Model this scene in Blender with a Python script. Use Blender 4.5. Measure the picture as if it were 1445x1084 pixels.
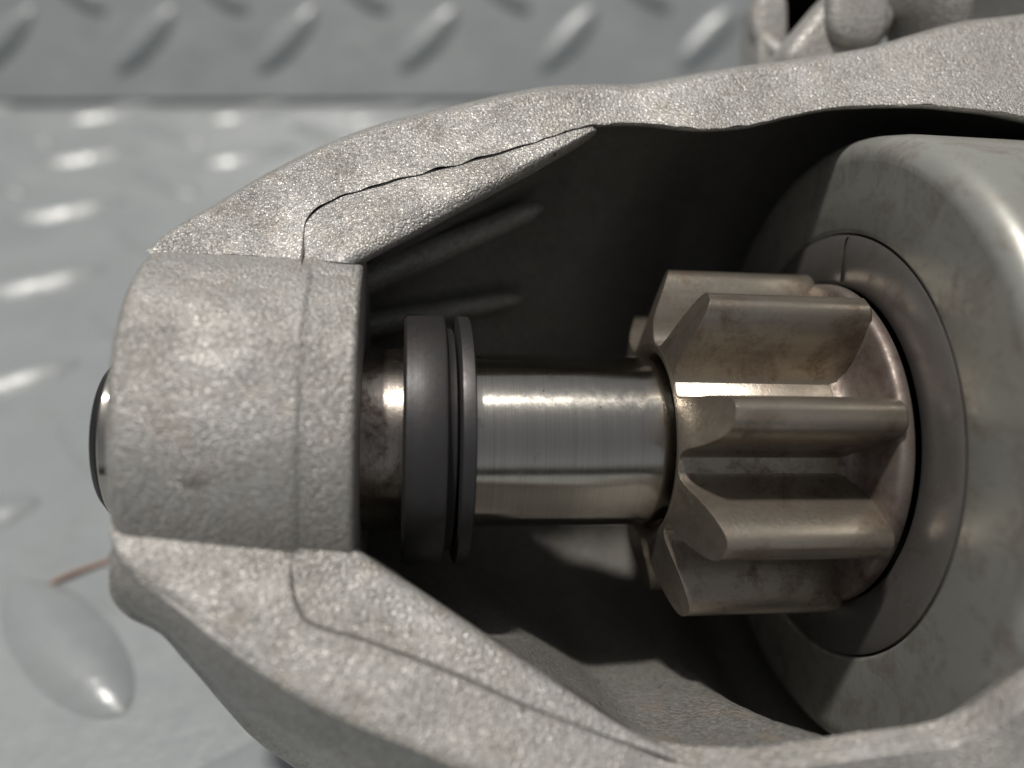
import bpy, math, random
import numpy as np
from mathutils import Matrix, Vector, noise

# ------------------------------------------------------------------ camera, world, sun, exposure
for o in list(bpy.data.objects):
    bpy.data.objects.remove(o)
scn = bpy.context.scene
COL = scn.collection
MM = 0.001
TH = math.radians(37.3)              # camera pitch below the horizon
CAM_H = 78.0                         # lens height above the plate, mm
FPX, CX, CY = 1120.0, 722.5, 542.0   # focal length and centre in photograph pixels

cam = bpy.data.cameras.new('camera')
cam.sensor_width = 36.0
cam.lens = 36.0 * FPX / 1445.0
cam.clip_start = 0.002
cam.clip_end = 50.0
cam.dof.use_dof = True
cam.dof.focus_distance = 0.0575
cam.dof.aperture_fstop = 15.0
camo = bpy.data.objects.new('camera', cam)
camo.location = (0, 0, CAM_H * MM)
camo.rotation_euler = (math.pi / 2 - TH, 0, 0)
COL.objects.link(camo)
scn.camera = camo

SUN_DIR = Vector((-0.15, 0.03, 0.98)).normalized()      # towards the sun
sun = bpy.data.lights.new('sun', 'SUN')
sun.energy = 3.7
sun.angle = math.radians(4.0)
sun.color = (1.0, 0.955, 0.89)
suno = bpy.data.objects.new('sun', sun)
suno.rotation_euler = SUN_DIR.to_track_quat('Z', 'Y').to_euler()
suno.location = (0, 0, 1)
COL.objects.link(suno)

world = bpy.data.worlds.new('World')
scn.world = world
world.use_nodes = True
wn = world.node_tree
sky = wn.nodes.new('ShaderNodeTexSky')
sky.sky_type = 'NISHITA'
sky.sun_disc = False
sky.sun_elevation = math.asin(SUN_DIR.z)
sky.sun_rotation = math.atan2(SUN_DIR.x, SUN_DIR.y)
sky.dust_density = 3.0
sky.air_density = 0.7
bg = wn.nodes['Background']
bg.inputs['Strength'].default_value = 0.068
hs = wn.nodes.new('ShaderNodeHueSaturation')      # hazy, almost white sky
hs.inputs['Saturation'].default_value = 0.22
wn.links.new(sky.outputs['Color'], hs.inputs['Color'])
wn.links.new(hs.outputs['Color'], bg.inputs['Color'])

scn.view_settings.view_transform = 'Standard'
scn.view_settings.look = 'None'
scn.view_settings.exposure = -0.12
scn.view_settings.gamma = 1.0
scn.view_settings.use_curve_mapping = False
scn.render.engine = 'CYCLES'
scn.cycles.max_bounces = 7; scn.cycles.diffuse_bounces = 4; scn.cycles.glossy_bounces = 5
scn.render.resolution_x, scn.render.resolution_y = 1024, 768

# ------------------------------------------------------------------ frames
# starter frame: x along the shaft (nose -> motor), y away from the viewer, z up; origin on the shaft axis, in mm
PSI, SLOPE, D0 = 0.141, 0.006, 62.0
_O = np.array([(700 - CX) / FPX * D0, -(619.5 - CY) / FPX * D0, -D0])
_vx = FPX / math.tan(PSI)
_ax = np.array([_vx, -((619.5 + SLOPE * (CX + _vx - 700)) - CY), -FPX]); _ax /= np.linalg.norm(_ax)
_az = np.array([0, 1.0, 0]); _az -= _ax * _az.dot(_ax); _az /= np.linalg.norm(_az)
_ay = np.cross(_az, _ax)
_R = np.array([_ax, _ay, _az])
_C = _R @ (-_O)

def at(px, py, Y):
    """point of the starter frame (mm) measured at a photograph position and at depth Y"""
    d = _R @ np.array([(px - CX) / FPX, -(py - CY) / FPX, -1.0])
    return _C + d * ((Y - _C[1]) / d[1])

def floor_at(px, py):
    """point of the plate (world mm) measured at a photograph position"""
    v = (py - CY) / FPX
    u = (px - CX) / FPX
    dy = math.cos(TH) - v * math.sin(TH)
    dz = -math.sin(TH) - v * math.cos(TH)
    t = -CAM_H / dz
    return np.array([u * t, dy * t, 0.0])

BASE = 29.0                                     # the starter's origin sits this far below its axis
cam_m = Matrix(((1, 0, 0), (0, math.sin(TH), -math.cos(TH)), (0, math.cos(TH), math.sin(TH))))
rot = cam_m @ Matrix(_R.T.tolist())
org = cam_m @ Vector(_O) + Vector((0, 0, CAM_H)) - rot @ Vector((0, 0, BASE))
STARTER_M = Matrix.Translation(org * MM) @ rot.to_4x4()

# ------------------------------------------------------------------ node helpers
class NT:
    def __init__(s, name):
        s.m = bpy.data.materials.new(name); s.m.use_nodes = True
        s.t = s.m.node_tree; s.b = s.t.nodes['Principled BSDF']
        tc = s.n('ShaderNodeTexCoord')
        mp = s.n('ShaderNodeMapping'); mp.inputs['Scale'].default_value = (1000, 1000, 1000)
        s.l(tc.outputs['Object'], mp.inputs['Vector'])
        s.co = mp.outputs['Vector']             # millimetres
    def n(s, t, **k):
        x = s.t.nodes.new(t)
        for a, v in k.items(): setattr(x, a, v)
        return x
    def l(s, a, b): s.t.links.new(a, b)
    def noise(s, scale, detail=4, rough=.55, vec=None, stretch=None, dist=0):
        x = s.n('ShaderNodeTexNoise')
        x.inputs['Scale'].default_value = scale; x.inputs['Detail'].default_value = detail
        x.inputs['Roughness'].default_value = rough; x.inputs['Distortion'].default_value = dist
        v = vec or s.co
        if stretch:
            mp = s.n('ShaderNodeMapping'); mp.inputs['Scale'].default_value = stretch
            s.l(v, mp.inputs['Vector']); v = mp.outputs['Vector']
        s.l(v, x.inputs['Vector'])
        return x.outputs['Fac']
    def voro(s, scale, feature='F1', out='Distance', rand=1.0):
        x = s.n('ShaderNodeTexVoronoi', feature=feature)
        x.inputs['Scale'].default_value = scale; x.inputs['Randomness'].default_value = rand
        s.l(s.co, x.inputs['Vector'])
        return x.outputs[out]
    def ramp(s, fac, *stops, mode='LINEAR'):
        r = s.n('ShaderNodeValToRGB'); r.color_ramp.interpolation = mode
        e = r.color_ramp.elements
        for i, (p, c) in enumerate(stops):
            if i >= 2: e.new(p)
            e[i].position = p
            e[i].color = (c, c, c, 1) if isinstance(c, (int, float)) else (*c, 1)
        s.l(fac, r.inputs['Fac'])
        return r.outputs['Color']
    def mix(s, fac, a, b, mode='MIX'):
        x = s.n('ShaderNodeMix', data_type='RGBA', blend_type=mode)
        for i, v in ((0, fac), (6, a), (7, b)):
            sock = x.inputs[i]
            if isinstance(v, (int, float)): sock.default_value = v if i == 0 else (v, v, v, 1)
            elif isinstance(v, tuple): sock.default_value = (*v, 1)
            else: s.l(v, sock)
        return x.outputs[2]
    def math(s, op, a, b=0.0, c=0.0):
        x = s.n('ShaderNodeMath', operation=op)
        for i, v in enumerate((a, b, c)):
            if isinstance(v, (int, float)): x.inputs[i].default_value = v
            else: s.l(v, x.inputs[i])
        return x.outputs[0]
    def bump(s, h, strength, dist_mm, prev=None):
        x = s.n('ShaderNodeBump'); x.inputs['Strength'].default_value = strength
        x.inputs['Distance'].default_value = dist_mm * MM
        s.l(h, x.inputs['Height'])
        if prev is not None: s.l(prev, x.inputs['Normal'])
        return x.outputs['Normal']
    def put(s, **k):
        for a, v in k.items():
            sock = s.b.inputs[a.replace('_', ' ')]
            if isinstance(v, (int, float)): sock.default_value = v
            elif isinstance(v, tuple): sock.default_value = (*v, 1)
            else: s.l(v, sock)
        return s.m

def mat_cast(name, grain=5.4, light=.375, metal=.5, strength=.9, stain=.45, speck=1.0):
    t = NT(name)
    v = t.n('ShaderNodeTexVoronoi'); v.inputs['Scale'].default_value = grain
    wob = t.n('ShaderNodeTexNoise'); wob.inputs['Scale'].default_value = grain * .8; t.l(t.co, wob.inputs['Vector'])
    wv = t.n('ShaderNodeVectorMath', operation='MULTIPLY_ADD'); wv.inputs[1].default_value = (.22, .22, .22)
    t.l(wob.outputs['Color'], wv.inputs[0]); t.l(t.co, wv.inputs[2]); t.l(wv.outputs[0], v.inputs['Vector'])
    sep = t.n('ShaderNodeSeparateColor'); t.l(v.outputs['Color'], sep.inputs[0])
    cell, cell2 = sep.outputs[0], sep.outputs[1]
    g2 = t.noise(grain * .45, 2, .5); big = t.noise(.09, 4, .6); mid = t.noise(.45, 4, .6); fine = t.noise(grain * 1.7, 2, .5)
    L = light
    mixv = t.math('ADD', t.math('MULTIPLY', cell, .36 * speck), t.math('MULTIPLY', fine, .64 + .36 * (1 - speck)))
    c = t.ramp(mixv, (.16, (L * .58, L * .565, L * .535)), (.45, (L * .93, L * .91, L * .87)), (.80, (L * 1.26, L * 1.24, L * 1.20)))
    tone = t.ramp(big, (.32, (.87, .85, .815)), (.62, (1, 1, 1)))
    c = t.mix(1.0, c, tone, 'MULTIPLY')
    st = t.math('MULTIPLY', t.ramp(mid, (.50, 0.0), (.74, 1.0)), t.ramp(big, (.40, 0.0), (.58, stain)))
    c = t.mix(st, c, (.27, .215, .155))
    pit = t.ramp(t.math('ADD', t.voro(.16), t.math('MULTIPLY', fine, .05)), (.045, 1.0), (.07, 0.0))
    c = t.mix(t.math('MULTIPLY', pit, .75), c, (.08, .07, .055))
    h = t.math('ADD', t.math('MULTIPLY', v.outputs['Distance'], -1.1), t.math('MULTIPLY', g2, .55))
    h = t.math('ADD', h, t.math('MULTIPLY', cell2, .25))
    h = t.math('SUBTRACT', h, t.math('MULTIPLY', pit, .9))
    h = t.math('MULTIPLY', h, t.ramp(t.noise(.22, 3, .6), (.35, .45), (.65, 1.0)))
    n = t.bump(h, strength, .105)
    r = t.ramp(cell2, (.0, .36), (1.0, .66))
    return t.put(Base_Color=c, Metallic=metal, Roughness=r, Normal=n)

M_CAST = mat_cast('cast_aluminium')
M_CAST_IN = mat_cast('cast_aluminium_cavity_shaded', grain=3.6, light=.22, metal=.30, strength=.8, stain=.6, speck=.7)  # same casting, base darkened to carry the shade inside the cavity
M_CAST_RIB = mat_cast('cast_aluminium_rib_lit', grain=3.6, light=.30, metal=.30, strength=.8, stain=.6, speck=.8)  # cavity metal with a lighter base, so the ribs look lit
M_CAST_EAR = mat_cast('cast_aluminium_smooth', grain=3.6, light=.36, metal=.25, strength=.5, stain=.5, speck=.7)

def mat_steel(name, col, rough, stain_col, stain_lo, stain_hi, metal=1.0, ring=.35, axis_scale=(6, .05, .05), bump=.25, specks=.5, aniso=0.0, fine=1.6, lint=0.0):
    t = NT(name)
    s1 = t.noise(.35, 5, .65, dist=.6); s2 = t.noise(fine, 5, .7)
    ringn = t.noise(1.0, 3, .6, stretch=axis_scale)
    c = t.mix(t.ramp(ringn, (.35, 0.0), (.7, ring)), col, tuple(v * .62 for v in col))
    sf = t.ramp(t.math('ADD', t.math('MULTIPLY', s1, .7), t.math('MULTIPLY', s2, .3)), (stain_lo, 0.0), (stain_hi, .85))
    c = t.mix(sf, c, stain_col)
    dust = t.ramp(t.voro(1.1), (.06, 1.0), (.1, 0.0))
    dust = t.math('MULTIPLY', dust, t.ramp(s1, (.5, 0.0), (.6, specks)))
    c = t.mix(dust, c, (.05, .04, .035))
    if lint:
        lf = t.math('MULTIPLY', t.ramp(t.voro(.9), (.045, 1.0), (.06, 0.0)), t.ramp(s1, (.42, 0.0), (.55, lint)))
        c = t.mix(lf, c, (.55, .53, .50))
    r = t.math('ADD', t.math('MULTIPLY', s2, .22), t.math('ADD', t.math('MULTIPLY', sf, .18), rough - .11))
    h = t.math('ADD', t.math('MULTIPLY', s2, .7), t.math('MULTIPLY', ringn, .35))
    n = t.bump(h, bump, .05)
    if aniso:
        tg = t.n('ShaderNodeTangent', direction_type='RADIAL', axis='X')
        t.l(tg.outputs['Tangent'], t.b.inputs['Tangent']); t.b.inputs['Anisotropic'].default_value = aniso; t.b.inputs['Anisotropic Rotation'].default_value = .25
    return t.put(Base_Color=c, Metallic=metal, Roughness=r, Normal=n)

M_SHAFT = mat_steel('polished_shaft_steel', (.56, .53, .475), .20, (.26, .19, .14), .58, .80, bump=.10, aniso=.85)
M_SHAFT_W = mat_steel('worn_shaft_steel', (.46, .41, .36), .32, (.12, .075, .05), .50, .66, bump=.5, aniso=.6)
M_COLLAR = mat_steel('black_oxide_steel', (.078, .076, .078), .40, (.055, .045, .04), .45, .7, metal=.7, bump=.3, fine=2.5)
M_GEAR = mat_steel('pinion_steel', (.37, .33, .275), .33, (.105, .062, .04), .47, .70, metal=.86, fine=3.2, ring=.3, axis_scale=(.15, 1.5, 1.5), bump=.55)
M_CUP = mat_steel('zinc_plated_steel', (.35, .355, .325), .36, (.17, .13, .105), .48, .72, metal=.45, lint=.7, ring=.1, axis_scale=(.3, .3, .3), bump=.18)
M_RECESS = mat_steel('dark_clutch_steel', (.24, .23, .22), .34, (.14, .105, .085), .5, .75, metal=.6, bump=.15, lint=.7)
M_FLANGE = mat_steel('stained_flange_steel', (.26, .225, .20), .5, (.11, .07, .06), .42, .62, metal=.7, bump=.5)
M_DARK = mat_steel('shade_black_steel', (.05, .048, .046), .5, (.04, .035, .03), .5, .7)  # near-black colour standing in for shade and dark reflection

def mat_paint():
    t = NT('grey_painted_tread_plate')
    big = t.noise(.035, 4, .6); f = t.noise(.5, 4, .6); g = t.noise(.11, 5, .6)
    c = t.ramp(big, (.3, (.205, .222, .230)), (.7, (.262, .279, .284)))
    c = t.mix(t.ramp(g, (.52, 0.0), (.72, .35)), c, (.19, .19, .185))
    dirt = t.ramp(t.voro(.13), (.03, 1.0), (.06, 0.0))
    c = t.mix(t.math('MULTIPLY', dirt, .6), c, (.10, .10, .095))
    n = t.bump(t.math('ADD', t.math('MULTIPLY', g, 2.0), t.math('MULTIPLY', f, .15)), .38, .55)
    r = t.ramp(f, (.3, .27), (.7, .42))
    return t.put(Base_Color=c, Metallic=0.0, Roughness=r, Normal=n, Specular_IOR_Level=.6)
M_PAINT = mat_paint()

def mat_simple(name, col, rough, metal=0.0, var=.25, scale=1.5):
    t = NT(name)
    n1 = t.noise(scale, 4, .6)
    c = t.mix(t.ramp(n1, (.35, 0.0), (.7, var)), col, tuple(v * .5 for v in col))
    return t.put(Base_Color=c, Metallic=metal, Roughness=rough, Normal=t.bump(n1, .2, .05))
M_WIRE = mat_simple('rusty_copper', (.26, .15, .10), .55, .3)

# ------------------------------------------------------------------ mesh helpers
def build(name, verts, faces, mat, parent=None, smooth=True, sharp=None, off=(0, 0, BASE), bevel=None):
    me = bpy.data.meshes.new(name)
    v = (np.asarray(verts, float) + np.array(off)) * MM
    me.from_pydata(v.tolist(), [], faces)
    if smooth:
        me.polygons.foreach_set('use_smooth', [True] * len(me.polygons))
        if sharp: me.set_sharp_from_angle(angle=math.radians(sharp))
    me.materials.append(mat)
    me.update()
    o = bpy.data.objects.new(name, me)
    COL.objects.link(o)
    if parent: o.parent = parent
    if bevel:
        b = o.modifiers.new('edge_wear', 'BEVEL'); b.width = bevel * MM; b.segments = 2; b.limit_method = 'ANGLE'; b.angle_limit = math.radians(38)
    return o

def cr(P, n):
    """Catmull-Rom through the points P, n samples"""
    P = np.asarray(P, float); k = len(P)
    E = np.vstack([2 * P[0] - P[1], P, 2 * P[-1] - P[-2]])
    t = np.linspace(0, k - 1, n); i = np.minimum(t.astype(int), k - 2); f = (t - i)[:, None]
    a, b, c, d = E[i], E[i + 1], E[i + 2], E[i + 3]
    return .5 * (2 * b + (c - a) * f + (2 * a - 5 * b + 4 * c - d) * f ** 2 + (3 * b - a - 3 * c + d) * f ** 3)

class Mesh:
    def __init__(s): s.v = []; s.f = []
    def add(s, v, f):
        o = len(s.v); s.v += [tuple(p) for p in v]; s.f += [tuple(i + o for i in q) for q in f]
    def grid(s, G, flip=False, wrap=False):
        G = np.asarray(G); n, m = G.shape[:2]
        f = []
        for i in range(n - 1):
            for j in range(m if wrap else m - 1):
                j2 = (j + 1) % m
                q = (i * m + j, i * m + j2, (i + 1) * m + j2, (i + 1) * m + j)
                f.append(q[::-1] if flip else q)
        s.add(G.reshape(-1, 3), f)

def loft(rails, nu, nv):
    """rails: list of control polylines with equal counts -> grid nu (along) x nv (across)"""
    A = np.array([cr(r, nu) for r in rails])           # rails, nu, 3
    return np.array([cr(A[:, i], nv) for i in range(nu)])

def rough_up(G, amp, scale, seed=0):
    G = np.array(G)
    flat = G.reshape(-1, 3)
    for p in flat:
        p += np.array(noise.noise_vector(Vector(p) * scale + Vector((seed, 0, 0)))) * amp
    return flat.reshape(G.shape)

def lathe(prof, n=128, c=(0, 0), a0=0.0, a1=2 * math.pi):
    full = abs(a1 - a0 - 2 * math.pi) < 1e-6
    m = n if full else n + 1
    G = []
    for x, r in prof:
        G.append([(x, c[0] - r * math.cos(a0 + (a1 - a0) * k / n), c[1] + r * math.sin(a0 + (a1 - a0) * k / n)) for k in range(m)])
    ms = Mesh(); ms.grid(G, wrap=full)
    return ms

def arc(x0, r0, x1, r1, cx, cr_, n=6):
    a = math.atan2(r0 - cr_, x0 - cx); b = math.atan2(r1 - cr_, x1 - cx)
    if b - a > math.pi: b -= 2 * math.pi
    if a - b > math.pi: b += 2 * math.pi
    R = math.hypot(x0 - cx, r0 - cr_)
    return [(cx + R * math.cos(a + (b - a) * i / n), cr_ + R * math.sin(a + (b - a) * i / n)) for i in range(n + 1)]

def tag(o, label, cat=None, kind=None, group=None):
    if label: o['label'] = label
    if cat: o['category'] = cat
    if kind: o['kind'] = kind
    if group: o['group'] = group
    return o

# ------------------------------------------------------------------ the tread plate: floor and riser
rnd = random.Random(4)
CREASE = floor_at(722, 147)[1]                   # distance of the fold, mm

def sheet(name, x0, x1, y0, y1, nx, ny, mtx=None):
    ms = Mesh()
    G = [[(x0 + (x1 - x0) * i / nx, y0 + (y1 - y0) * j / ny, 0) for j in range(ny + 1)] for i in range(nx + 1)]
    ms.grid(G, flip=True)
    o = build(name, ms.v, ms.f, M_PAINT, off=(0, 0, 0))
    if mtx is not None: o.matrix_world = mtx
    tag(o, None, kind='structure')
    return o

floor = sheet('floor', -420, 420, -260, CREASE + 45, 60, 40)
floor['label'] = 'grey painted tread plate floor under the starter'
LEAN = math.radians(36)
RISER_M = Matrix.Translation(Vector((0, (CREASE + 0.5) * MM, 0.0015))) @ Matrix.Rotation(math.radians(1.0), 4, 'Z') @ Matrix.Rotation(math.pi / 2 - LEAN, 4, 'X')
riser = sheet('wall', -420, 420, 0, 95, 60, 8, RISER_M)
riser['label'] = 'grey painted tread plate riser behind the floor fold'
deck = sheet('upper_floor', -420, 420, 0, 380, 40, 20, Matrix.Translation(RISER_M @ Vector((0, .0951, 0))))
deck['label'] = 'grey painted plate deck above the riser'

def tread_mesh(L, Wd, Hh, seed):
    """one lens-shaped raised bar, long axis along x"""
    ms = Mesh(); n, m = 26, 11
    G = []
    for i in range(n + 1):
        u = -1 + 2 * i / n
        w = Wd * max(0.0, 1 - abs(u) ** 2.3) ** .62
        h = Hh * max(0.0, 1 - abs(u) ** 2.6) ** .7
        row = []
        for j in range(m + 1):
            v = -1 + 2 * j / m
            z = h * (1 - v * v) - .10
            k = .06 * noise.noise(Vector((u * 4 + seed, v * 2, 0)))
            row.append((u * L, v * w, z + k * (h > .2)))
        G.append(row)
    ms.grid(G, flip=True)
    return ms
_t = tread_mesh(13.4, 4.8, 2.0, 1.0)
t_proto = build('tread_bar', _t.v, _t.f, M_PAINT, off=(0, 0, 0))
first = [True]
def tread(x, y, ang, parent, sc=1.0):
    if first[0]: o = t_proto; first[0] = False
    else:
        o = t_proto.copy(); COL.objects.link(o)
    o.parent = parent
    o.location = (x * MM, y * MM, 0)
    o.rotation_euler = (0, 0, ang + rnd.uniform(-.04, .04))
    o.scale = (sc, sc, 1)
P0 = floor_at(153, 160); PX = floor_at(351, 160)[0] - P0[0]; PY = (floor_at(122, 540)[1] - P0[1]) / 4.0
SH = (floor_at(93, 298)[0] - floor_at(153, 160)[0]) / 2.0
for j in range(-1, 8):
    for i in range(-3, 8):
        x, y = P0[0] + i * PX + j * SH, P0[1] + j * PY
        if y < CREASE - 4 and abs(x) < 330: tread(x, y, math.radians(28), floor)
        x2, y2 = x + PX / 2 + SH / 2, y + PY / 2
        if y2 < CREASE - 6 and abs(x2) < 330: tread(x2, y2, math.radians(-40), floor)
inv = RISER_M.inverted()
def riser_at(px, py):
    d = Vector(((px - CX) / FPX, math.cos(TH) - (py - CY) / FPX * math.sin(TH), -math.sin(TH) - (py - CY) / FPX * math.cos(TH)))
    o = inv @ Vector((0, 0, CAM_H * MM)); dd = inv.to_3x3() @ d
    p = o - dd * (o.z / dd.z)
    return p / MM
A0 = riser_at(205, 57); A1 = riser_at(405, 59); RP = A1.x - A0.x
for j in range(-1, 3):
    for i in range(-4, 9):
        x, y = A0.x + i * RP, A0.y + j * 33
        if 10 < y < 88: tread(x, y, math.radians(46), riser)
        x, y = x + RP * .5, y + 16.5
        if 9 < y < 88: tread(x, y, math.radians(-42), riser)

# ------------------------------------------------------------------ the loose wire strand
wp = [floor_at(69, 828), floor_at(100, 815), floor_at(150, 795), floor_at(235, 768), floor_at(330, 750)]
wl = cr([p + np.array([0, 0, .3 + .25 * (k % 2)]) for k, p in enumerate(wp)], 40)
ms = Mesh(); G = []
for k, p in enumerate(wl):
    d = wl[min(k + 1, 39)] - wl[max(k - 1, 0)]; d /= np.linalg.norm(d)
    s = np.cross(d, (0, 0, 1)); u = np.cross(s, d)
    G.append([p + .27 * (math.cos(a) * s + math.sin(a) * u) for a in np.linspace(0, 2 * math.pi, 9)[:-1]])
ms.grid(G, wrap=True); ms.f.append(tuple(range(8))); ms.f.append(tuple(range(39 * 8, 40 * 8))[::-1])
w = build('wire_strand', ms.v, ms.f, M_WIRE, off=(0, 0, 0))
tag(w, 'thin rusty copper wire strand lying on the grey plate beside the nose', 'wire')

# ------------------------------------------------------------------ the starter
starter = bpy.data.objects.new('starter_motor', None)
starter.empty_display_size = .02
COL.objects.link(starter)
starter.matrix_world = STARTER_M
tag(starter, 'cast aluminium starter motor nose with toothed pinion in its open window', 'starter motor')

# --- nose housing: rails measured station by station (photo position of silhouette | of inner edge, depths)
U = [ # photo position of silhouette | of inner edge, depth of the silhouette
 ((206,354),(212,358),-4.4), ((246,322),(262,358),-3.0), ((300,290),(330,360),-1.6), ((360,254),(400,363),-.5),
 ((400,232),(426,363),0), ((425,219),(428,332),.2), ((450,208),(436,305),.4), ((500,187),(478,277),.6),
 ((560,168),(560,253),.8), ((640,149),(645,231),1), ((720,131),(730,207),1), ((780,121),(800,185),1),
 ((840,119),(850,175),1), ((900,118),(915,174),1), ((960,108),(985,181),.9), ((1020,97),(1055,177),.6),
 ((1090,88),(1110,164),.4), ((1160,78),(1170,152),.3), ((1230,66),(1240,148),.2), ((1290,48),(1310,148),0),
 ((1350,32),(1370,153),0), ((1410,24),(1430,161),0), ((1500,14),(1520,182),0), ((1620,4),(1640,215),0)]
_sx = [u[0][0] for u in U]; _sy = [u[0][1] for u in U]; _sd = [u[2] for u in U]
def face_y(px, py):
    """depth of the inclined front face of the upper arm: a rounded shoulder, then a flat"""
    d = max(0.0, py - np.interp(px, _sx, _sy))
    sh = 1.9 * min(1.0, np.interp(px, [206, 330], [.25, 1.0]))
    r = 16.0
    rise = sh * math.sqrt(max(0.0, 1 - (1 - min(d / r, 1.0)) ** 2))
    k = np.interp(px, [206, 300, 900, 1100, 1640], [.25, .62, .70, .85, .95])
    wave = .55 * math.exp(-((px - 1075) / 50) ** 2) - .35 * math.exp(-((px - 985) / 45) ** 2)
    return np.interp(px, _sx, _sd) - rise - k * max(0.0, d - r) * .05 + wave * min(1.0, d / 40)
def face_at(px, py, dy=0.0): return at(px, py, face_y(px, py) + dy)
def along(f, dy=0.0): return [face_at(a[0] + (b[0] - a[0]) * f, a[1] + (b[1] - a[1]) * f, dy) for a, b, _ in U]
S = [at(*a, y) for a, b, y in U]; I = along(1.0)
def between(a, b, f, by, bz): return [p + (q - p) * f + np.array([0, by, bz]) for p, q in zip(a, b)]
def shift(a, dx, dy, dz): return [p + np.array([dx, dy, dz]) for p in a]
back1 = [np.array([p[0], p[1] + 4.5, p[2] - .5]) for p in S]
back2 = [np.array([p[0], 13.0, p[2] - 1.8]) for p in S]
hm = Mesh()
NU = 420
def dense(*parts):
    '''grid from rails already dense along the way: each part is a list of rails'''
    A = np.array([cr(r, NU) for r in parts]); return np.transpose(A, (1, 0, 2))
fr = [0.0, .03, .07, .12, .18, .25] + list(np.linspace(.34, .96, 14)) + [.985, 1.0]
def ragged(G, j0, amp, sc):
    for row in G:
        for k in range(j0, 0):
            p = row[k]; p[2] += amp * (k - j0 + 1) / -j0 * noise.noise(Vector((p[0] * sc, 3.1, 0)))
    return G
G = dense(back2, between(back2, back1, .5, 1.0, 1.0), back1, between(back1, S, .5, 0, .35), *[along(f) for f in fr])
hm.grid(ragged(rough_up(G, .035, .4, 1), -2, .20, .7))
# the lip turning in under the inner edge (right of the pocket)
lip = I[11:]
G = loft([lip, shift(lip, 0, .35, -.12), shift(lip, 0, 1.4, .2), shift(lip, 0, 3.4, 1.1)], 200, 10)
hm.grid(rough_up(G, .035, .4, 1))
jn = I[:6]
def onto(y, z, f): return [p + (np.array([p[0] + .3 * (k == 0), y, z]) - p) * min(1.0, f[k]) for k, p in enumerate(jn)]
ff = [.0, .8, 1, 1, 1, 1]
G = loft([jn, onto(-7.0, 12.0, ff), onto(-8.5, 10.9, ff), onto(-10.0, 9.2, ff)], 60, 16)
hm.grid(rough_up(G, .035, .4, 1))
# pocket face under the flash line
UC = [((426,363),(500,373)), ((429,332),(522,361)), ((437,306),(547,348)), ((479,279),(585,329)), ((560,255),(640,299)),
 ((645,233),(700,267)), ((730,209),(770,229)), ((800,187),(826,196)), ((835,179),(842,184))]
def uc(f, dy=0.0): return [face_at(a[0] + (b[0] - a[0]) * f, a[1] + (b[1] - a[1]) * f, dy * min(1.0, abs(b[1] - a[1] + b[0] - a[0]) / 60.0)) for a, b in UC]
K = uc(0, .30); E_ = uc(1.0, 1.1)
G = loft([shift(K, 0, 1.0, 0), K, uc(.03, .22), uc(.25, .14), uc(.5, .14), uc(.68, .2), uc(.80, .38), uc(.9, .65), E_, shift(E_, .1, .9, -.05), shift(E_, .2, 2.4, .3), shift(E_, .4, 5.0, 1.2)], 220, 56)
hm.grid(rough_up(G, .04, .4, 2))
f0 = [face_at(426 + 74 * t, 363 + 10 * t, .16 + .9 * t ** 3) for t in np.linspace(0, 1, 8)]
G = loft([f0, [np.array([p[0], -7.2, 11.7]) for p in f0], [np.array([p[0], -9.0, 10.0]) for p in f0]], 30, 8)
hm.grid(G)
# boss: cylinder around the bush, and the smoother ring on its inner side
xl = at(156, 650, -12.6)[0]; xs = at(414, 620, -13.4)[0]; xr = at(501, 600, -13.2)[0]
prof = [(xl - .2, 5.0), (xl - .2, 12.7)] + arc(xl - .2, 12.7, xl + .8, 13.7, xl + .8, 12.7, 7) + [(xl + 3 + i * (xs - xl - 3) / 12, 13.7 + .15 * i / 12) for i in range(13)]
prof += [(xs + .1, 13.83), (xs + .3, 13.70), (xs + .4, 13.66)] + [(xs + .4 + (xr - xs - .8) * i / 6, 13.66) for i in range(1, 7)] + arc(xr - .4, 13.66, xr, 13.26, xr - .4, 13.26, 4) + [(xr + .02, 10), (xr + .02, 6.2)]
lm = lathe(prof, 220)
bv = np.array(lm.v)
bv[:, 0] += -.04 * bv[:, 2] * np.clip((xs - bv[:, 0]) / (xs - xl), 0, 1)
hm.add(rough_up(bv, .035, .4, 3), lm.f)
# lower wing: crease/groove | ridge | silhouette
Lw = [((160,722),(157,765),(157,800),-11.8,-11.5,-9.5), ((200,736),(165,797),(160,838),-12.2,-12.0,-9), ((260,744),(195,828),(184,867),-12.4,-12.6,-8.5),
 ((320,751),(232,856),(228,891),-12.5,-13.2,-8), ((380,760),(262,880),(262,928),-12.5,-13.6,-7), ((411,768),(290,905),(295,966),-12.5,-13.9,-6),
 ((412,810),(322,929),(325,1003),-12.7,-14.2,-5), ((418,845),(362,957),(360,1040),-12.9,-14.6,-4), ((440,880),(407,986),(400,1070),-13.2,-15.0,-3),
 ((520,905),(475,1022),(460,1108),-13.5,-15.6,-2), ((640,950),(565,1062),(545,1150),-13.8,-16.3,-1), ((760,1003),(665,1102),(650,1190),-14.0,-17,0),
 ((880,1047),(780,1140),(765,1222),-14.0,-17.5,0), ((955,1074),(900,1168),(880,1245),-14.0,-18,0), ((1060,1081),(1020,1190),(1000,1265),-14.2,-18.5,0),
 ((1150,1071),(1130,1200),(1110,1275),-14.8,-19,0), ((1240,1058),(1250,1200),(1230,1275),-15.8,-20,0), ((1320,1047),(1360,1190),(1340,1275),-17,-21.5,0),
 ((1380,1026),(1460,1170),(1440,1275),-18,-23,0), ((1450,982),(1570,1130),(1540,1275),-19,-24,0), ((1560,905),(1720,1050),(1660,1275),-20,-25,0)]
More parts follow.
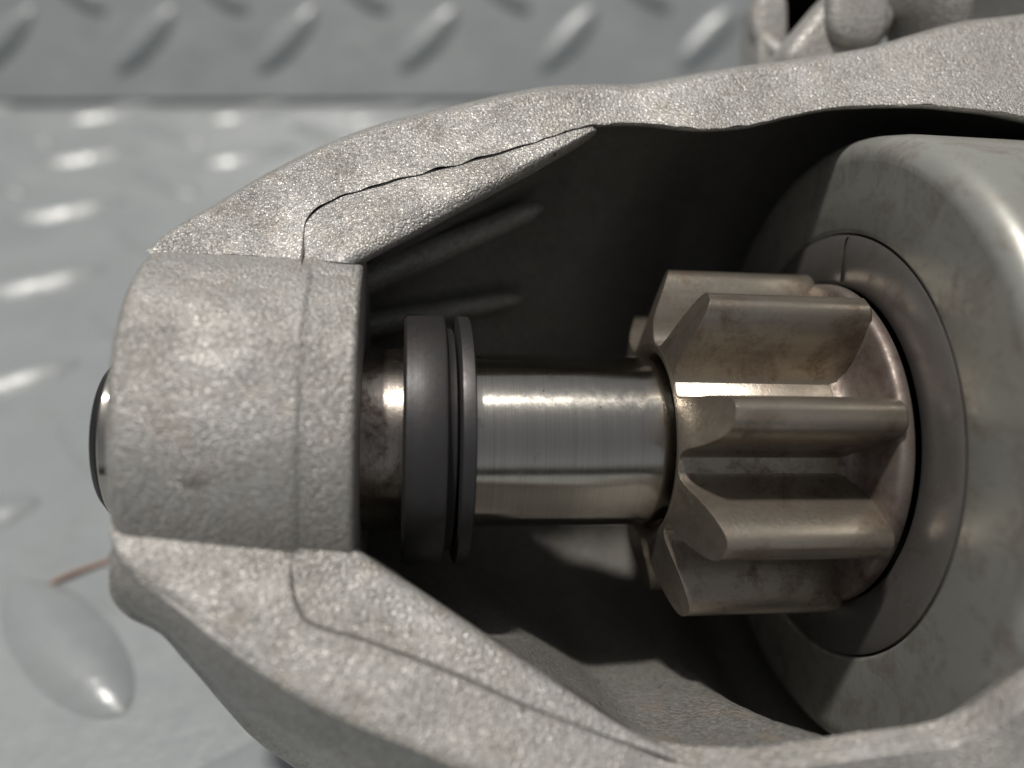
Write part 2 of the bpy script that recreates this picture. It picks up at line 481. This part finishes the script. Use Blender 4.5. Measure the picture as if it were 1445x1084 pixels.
def at_r(px, py, r):
    '''point whose distance from the shaft axis is r, on the near side'''
    ys = np.linspace(-27, -9, 181); P = [at(px, py, y) for y in ys]
    return min(P, key=lambda p: abs(math.hypot(p[1], p[2]) - r))
def low_y(px, py): return -14.4 + .00316 * (px - 232) - .02015 * (py - 856)     # the lower arm's front is one flat
Lw = [(a, b, c, low_y(*a) if k < 14 else ya, low_y(*b) if k < 14 else yb - .4, yc) for k, (a, b, c, ya, yb, yc) in enumerate(Lw)]
g_ = [at(*a, y) if a[0] < 970 else at_r(*a, np.interp(a[0], [955, 1240], [25.2, 25.9])) for a, b, c, y, _, _ in Lw]; f_ = [at(*b, y) for a, b, c, _, y, _ in Lw]; s_ = [at(*c, y) for a, b, c, _, _, y in Lw]
q0 = [p + (q - p) * .022 + np.array([0, -.30 * (k > 5), 0]) for k, (p, q) in enumerate(zip(g_, f_))]; q1 = [p + (q - p) * .09 + np.array([0, -.13 - .22 * (k > 5), 0]) for k, (p, q) in enumerate(zip(g_, f_))]
q2 = between(g_, f_, .5, -.30, 0); q3 = between(g_, f_, .78, -.20, .03); q4 = between(g_, f_, .92, .05, .0)
r1 = between(f_, s_, .3, -.35, -.4); r2 = between(f_, s_, .7, .1, -.3)
lb1 = [np.array([p[0], p[1] + 6, p[2] + 1.0]) for p in s_]; lb2 = [np.array([p[0], 13.0, p[2] + 6.0]) for p in s_]
pre = [np.array([p[0], -math.sqrt(13.75 ** 2 - (p[2] + 3.0) ** 2), p[2] + 3.0]) if 1 < k < 6 else p + np.array([.6 * (k < 2), 1.2, .5]) for k, p in enumerate(g_)]
f_ = [p + np.array([0, .35, .05]) for p in f_]
for k in range(1, 5): g_[k] = g_[k] + np.array([0, -.45, .25])
G = loft([pre, g_, q0, q1, q2, q3, q4, f_, r1, r2, s_, lb1, lb2], NU, 90)
hm.grid(rough_up(G, .04, .4, 4))
# lower pocket face from groove to window edge
LC = [((411,770),(500,773),-12.5,-11.6), ((413,810),(530,793),-12.7,-11.3), ((419,844),(562,814),-12.9,-11.2), ((441,878),(602,840),-13.2,-11.2), ((521,903),(655,876),-13.5,-11.4),
 ((641,948),(742,934),-13.8,-11.8), ((761,1001),(822,987),-14.0,-12.4), ((881,1045),(890,1031),-14.0,-13.0), ((950,1071),(955,1062),-14.0,-13.6)]
LC = [(a, b, low_y(*a), low_y(*b) + .45) for a, b, ya, yb in LC]
k2 = [at(*a, ya + .15) for a, b, ya, yb in LC]; e2 = [at(*b, yb) for a, b, ya, yb in LC]
n0 = [p + (q - p) * .05 + np.array([0, -.34, .02]) for p, q in zip(k2, e2)]
n1 = [p + (q - p) * .40 + np.array([0, -.45, .05]) for p, q in zip(k2, e2)]; n2 = [p + (q - p) * .85 + np.array([0, -.45, .15]) for p, q in zip(k2, e2)]
G = loft([shift(k2, 0, 1.0, 0), k2, n0, n1, n2, e2, shift(e2, 0, 1.0, -.3), shift(e2, 0, 4, -1.8)], 240, 44)
hm.grid(rough_up(G, .04, .4, 4))
lip2 = g_[12:]
G = loft([lip2, shift(lip2, 0, .3, .12), shift(lip2, 0, 1.6, -.1), shift(lip2, 0, 3.6, -1.2)], 160, 10)
hm.grid(rough_up(G, .04, .4, 4))
# outer back of the shell
def rail_at_x(R_, x):
    R_ = np.asarray(R_); return np.array([np.interp(x, R_[:, 0], R_[:, i]) for i in range(3)])
def mono(R_):
    out = [R_[0]]
    for p in R_[1:]:
        if p[0] > out[-1][0] + 1e-3: out.append(p)
    return np.array(out)
XS = np.linspace(xl + 1, 46, 40)
bt, bb = mono(back2), mono(lb2)
G = []
for x in XS:
    a, b = rail_at_x(bt, x), rail_at_x(bb, x)
    Yb = np.interp(x, [xl, -11, 20, 46], [13.5, 18, 29, 30])
    G.append(cr([(x, a[1], a[2]), (x, a[1] + (Yb - a[1]) * .75, a[2] * .82), (x, Yb, 0), (x, b[1] + (Yb - b[1]) * .7, b[2] * .72), (x, b[1], b[2])], 40))
hm.grid(np.array(G))
housing = build('nose_housing', hm.v, hm.f, M_CAST, starter, sharp=50)
housing['label'] = 'rough grey cast aluminium nose housing'

# cavity lining behind the window
top = mono(list(E_[:-1]) + I[12:]); bot = mono(list(e2[:-1]) + g_[13:])
XS = np.linspace(xr - .3, 57, 140)
G = []
for x in XS:
    a, b = rail_at_x(top, x), rail_at_x(bot, x)
    Yb = np.interp(x, [-12, 0, 12, 22, 46], [12.5, 15.5, 20, 26, 27])
    g = np.interp(x, [-12, 5, 20, 46], [.4, .8, 1.6, 2.2])
    G.append(cr([(x, a[1] + .9, a[2] + .1), (x, a[1] + 3.0, a[2] + g), (x, Yb * .40, a[2] + g * 1.6), (x, Yb * .82, a[2] * .80), (x, Yb, 3), (x, Yb * .97, b[2] * .5),
                 (x, Yb * .62, b[2] - g * 1.5), (x, max(b[1] + 7, -6), b[2] - g * 1.6), (x, b[1] + 3.0, b[2] - g), (x, b[1] + .8, b[2] - .1)], 90))
G = np.array(G)
for row in G:
    for q in row[6:-6]:
        r = math.hypot(q[1], q[2]); need = np.interp(q[0], [13, 24], [15, 26.3])
        if r < need: q[1:] *= need / r
for _ in range(6):
    G[1:-1, 4:-4] = .5 * G[1:-1, 4:-4] + .25 * (G[:-2, 4:-4] + G[2:, 4:-4])
cm = Mesh(); cm.grid(rough_up(np.array(G), .10, .3, 6), flip=True)
cm.add(list(G[-1]) + [(57, 0, 0)], [(i, i + 1, len(G[-1])) for i in range(len(G[-1]) - 1)])  # unseen end cap, added to keep light out of the cavity
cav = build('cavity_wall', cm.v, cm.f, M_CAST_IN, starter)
cav['label'] = 'inner wall of the nose housing with shade painted into its tone'

def rib(p0, p1, r0, r1, name='rib'):
    p0, p1 = np.array(p0), np.array(p1); ms = Mesh(); G = []
    d = (p1 - p0) / np.linalg.norm(p1 - p0); u = np.cross(d, (0, -1, 0)); u /= np.linalg.norm(u); v = np.cross(u, d)
    for k in range(41):
        t = k / 40; r = (r0 + (r1 - r0) * t) * (1 - max(0, (t - .86) / .14) ** 2.2) ** .5 if t < 1 else 0.01
        c = p0 + (p1 - p0) * t
        G.append([c + r * (math.cos(a) * u * .9 + math.sin(a) * v * 1.0) for a in np.linspace(0, 2 * math.pi, 21)[:-1]])
    ms.grid(rough_up(np.array(G), .08, .6, 8), wrap=True)
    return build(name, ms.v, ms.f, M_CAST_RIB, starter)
rib(at(470, 414, 5.2), at(768, 289, 8.2), 1.6, 1.0)
rib(at(470, 468, 9.0), at(742, 419, 12.8), 1.5, .95)

# --- shaft, bush end, collar
xe = at(121, 610, -5.6)[0]
lm = lathe([(xe + .75, 5.6), (xe + .8, 6.05), (xe + .95, 6.2), (xl + .5, 6.2)], 128)
pe = build('shaft_end', lm.v, lm.f, M_SHAFT, starter, sharp=25); pe['label'] = 'turned shaft end poking out of the nose'
lm = lathe([(xe, .01), (xe, 5.0), (xe + .05, 5.2), (xe + .6, 5.85), (xe + .75, 5.9), (xe + .9, 5.6)], 128)
build('bevel', lm.v, lm.f, M_DARK, pe, sharp=25)  # shaft steel coloured black here for the dark reflection on the chamfer
xc0 = at(566, 610, -9.4)[0]; xc1 = at(634, 610, -9.4)[0]; xc2 = at(652, 610, -9.2)[0]; xc3 = -2.35
lm = lathe([(xr - 2, 6.95), (xr + .3, 6.95), (xc0 + .5, 6.95)], 128)
build('shaft', lm.v, lm.f, M_SHAFT_W, starter)['label'] = 'stained worn shaft section beside the nose'
p = [(xc0 + .3, 6.3), (xc0 + .1, 9.0), (xc0 + .14, 9.3), (xc0 + .34, 9.5), (xc0 + 1.2, 9.5), (xc1 - .25, 9.5), (xc1 - .06, 9.4), (xc1, 9.15), (xc1 + .05, 8.7), (xc1 + .3, 8.5), (xc2 - .25, 8.45), (xc2 - .1, 8.0)]
lm = lathe(p, 160)
build('stop_collar', lm.v, lm.f, M_COLLAR, starter, sharp=40)['label'] = 'black oxide stop collar'
p = [(xc2 - .05, 6.3), (xc2, 9.25), (xc2 + .12, 9.42), (xc2 + .35, 9.45), (xc3 - .12, 9.43), (xc3 - .02, 9.3), (xc3 + .03, 6.3)]
lm = lathe(p, 160)
build('retaining_ring', lm.v, lm.f, M_COLLAR, starter, sharp=40)['label'] = 'thin black retaining ring'
XF, XT, XR_, RT = 12.03, 13.9, 25.85, 13.66
p = [(xc3 - .5, 6.72), (0, 6.72), (6, 6.73), (11.3, 6.72), (11.75, 6.66), (12.1, 6.4), (13.5, 6.2)]
lm = lathe(p, 160)
build('sleeve', lm.v, lm.f, M_SHAFT, starter)['label'] = 'polished steel sleeve'

# --- pinion
RR = 8.0
p = [(16, 6.3), (XF + .9, 6.9), (XF + .15, 7.2), (XF, 7.4), (XF, 7.85), (XF + .15, RR), (XR_ - 1.5, RR)]
lm = lathe(p, 160)
pinion = build('pinion_gear', lm.v, lm.f, M_GEAR, starter, sharp=45)
pinion['label'] = 'worn steel pinion with nine teeth'
lm = lathe([(XR_ - 1.8, RR + .02), (XR_ - 1.2, RR + .15), (XR_ - .75, RR + .8), (XR_ - .5, RR + 1.6), (XR_ - .35, 11.2), (XR_ - .25, 12.5), (XR_ - .1, 12.75), (XR_ + .1, 12.85), (XR_ + .75, 12.85), (XR_ + .9, 12.7), (XR_ + .9, 9)], 160)
build('flange', lm.v, lm.f, M_FLANGE, pinion, sharp=45, off=(0, 0, BASE))['label'] = 'dark stained flange closing the tooth gaps'
half = [(7.9, 17.6), (8.02, 15.6), (8.3, 13.6), (8.8, 12.0), (9.5, 10.8), (10.3, 9.8), (11.1, 8.7), (11.9, 7.5), (12.6, 6.2), (13.1, 5.0), (13.45, 3.7), (RT, 2.0)]
prof = [(r, a) for r, a in half] + [(RT, 1.1), (RT, -1.1)] + [(r, -a) for r, a in half[::-1]]
def tooth_mesh():
    xs_ = [None, XT + 1.1, 17, 20, 23, XR_ - .2, XR_]
    v = []; f = []; m = len(prof)
    for k, x in enumerate(xs_):
        for r, a in prof:
            rr = r
            if k == len(xs_) - 1: rr = r - .18 if r > 8.3 else r
            t = math.radians(a)
            xx = x if x is not None else XF + .02 + max(0.0, .37 * (r - 9.0) + .16 * r * math.sin(t))
            v.append((xx, rr * math.sin(t), rr * math.cos(t)))
    for k in range(len(xs_) - 1):
        for j in range(m - 1):
            f.append((k * m + j, (k + 1) * m + j, (k + 1) * m + j + 1, k * m + j + 1))
    h = m // 2
    for base, fl in ((0, False), ((len(xs_) - 1) * m, True)):
        for j in range(h - (0 if m % 2 else 1)):
            q = (base + j, base + j + 1, base + m - 2 - j, base + m - 1 - j)
            q = tuple(dict.fromkeys(q))
            f.append(q[::-1] if fl else q)
    return v, f
tv, tf = tooth_mesh()
tv = np.array(tv)
me0 = None
for k in range(9):
    # phase: 0 = towards the viewer, positive = up
    ang = math.radians(11.0 + 40 * k)
    if me0 is None:
        # the mesh points along +z; its own turn carries it round the shaft
        o = build('tooth', tv, tf, M_GEAR, pinion, sharp=42, off=(0, 0, 0), bevel=.12); me0 = o
    else:
        o = me0.copy(); COL.objects.link(o); o.parent = pinion
    o.location = (0, 0, BASE * MM)
    o.rotation_euler = (math.pi / 2 - ang, 0, 0)

# --- clutch cup behind the pinion
p = [(29.2, 12.0), (29.2, 13.6)]
lm = lathe([(29.6, 8), (29.6, 13.55), (28.2, 13.6)], 96)  # disc behind the gap, its black is painted shade
build('gap_shade_disc', lm.v, lm.f, M_DARK, starter)['label'] = 'black disc painted as the shaded gap around the pinion'
lm = lathe([(28.4, 12.7), (27.2, 12.75), (27.08, 12.95), (27.08, 16.4), (27.2, 16.8), (28.2, 16.86)], 160)
build('clutch_race', lm.v, lm.f, M_RECESS, starter, sharp=40)['label'] = 'dark clutch race ring'
lm = lathe([(27.7, 13.05), (26.92, 13.1), (26.86, 13.25), (26.85, 16.3), (26.94, 16.65), (27.7, 16.7)], 60, a0=math.radians(77), a1=math.radians(190))
build('race_segment', lm.v, lm.f, M_RECESS, starter, sharp=40)['label'] = 'dark raised segment of the clutch race'
p = [(28.6, 16.88), (27.5, 16.9), (27.2, 17.05), (27.12, 17.3), (27.1, 20), (27.08, 22.4)] + arc(27.08, 22.4, 28.9, 24.35, 28.95, 22.45, 9) + [(30, 24.45), (36, 24.5), (58, 24.6), (58, 5)]
lm = lathe(p, 220)
build('clutch_cup', lm.v, lm.f, M_CUP, starter, sharp=50)['label'] = 'grey plated clutch cup with rounded rim'

# --- mounting ear with tapped hole, behind the upper rim
c0 = at(1141, 14, 13)
ear_rot = Vector((1, 0, 0)).rotation_difference(Vector((.42, .88, -.05)).normalized()).to_matrix()
def ring_grid(prof_, n=72):
    lm = lathe(prof_, n)
    lm.v = [tuple(ear_rot @ Vector(p) + Vector(c0)) for p in lm.v]
    return lm
lm = ring_grid([(10, 5.9), (1, 5.8), (.3, 5.65), (-.1, 5.3), (-.2, 4.8), (-.1, 4.3), (.25, 3.9), (.6, 3.75)])
ear = build('mounting_ear', rough_up(np.array(lm.v), .05, .4, 9), lm.f, M_CAST_EAR, starter)
ear['label'] = 'blurred cast mounting ear with tapped hole'
tp = []
for k in range(8):
    x = .5 + k * .95; tp += [(x, 3.8), (x + .4, 3.2), (x + .5, 3.2), (x + .9, 3.8)]
tp += [(9.0, 3.8), (9.0, .1)]
lm = ring_grid(tp)
build('tapped_hole', lm.v, lm.f, M_DARK, ear)  # thread walls coloured black for the shade inside the hole
def blob(name, c, rx, ry, rz, mat, tilt=0.0, seed=0, parent=starter, pw=2.4):
    ms = Mesh(); G = []
    for i in range(33):
        a = -math.pi / 2 + math.pi * i / 32; row = []
        for j in range(48):
            b = 2 * math.pi * j / 48
            f = lambda t: math.copysign(abs(t) ** (2 / pw), t)
            x, y, z = rx * f(math.cos(a)) * f(math.cos(b)), ry * f(math.cos(a)) * f(math.sin(b)), rz * f(math.sin(a))
            x, z = x * math.cos(tilt) - z * math.sin(tilt), x * math.sin(tilt) + z * math.cos(tilt)
            row.append((c[0] + x, c[1] + y, c[2] + z))
        G.append(row)
    ms.grid(rough_up(np.array(G), .08, .35, seed), wrap=True)
    return build(name, ms.v, ms.f, mat, parent)
blob('gusset', at(1168, 66, 8), 6.0, 3.0, 3.4, M_CAST_EAR, math.radians(51), 3, pw=4.5)
blob('ear_web', at(1077, 62, 17), 1.65, 2.5, 4.2, M_CAST_EAR, 0, 7, pw=7)
blob('casting_knob', at(1208, 8, 4.6), 2.9, 1.1, 3.7, M_CAST_EAR, 0, 4, pw=3.0)
blob('casting_ridge', at(1306, 8, 5), 2.6, 5, 6.0, M_CAST_EAR, math.radians(14), 5, pw=2.0)
blob('casting_shoulder', at(1430, -50, 12), 12, 6, 4.5, M_CAST_EAR, 0, 6, pw=4)
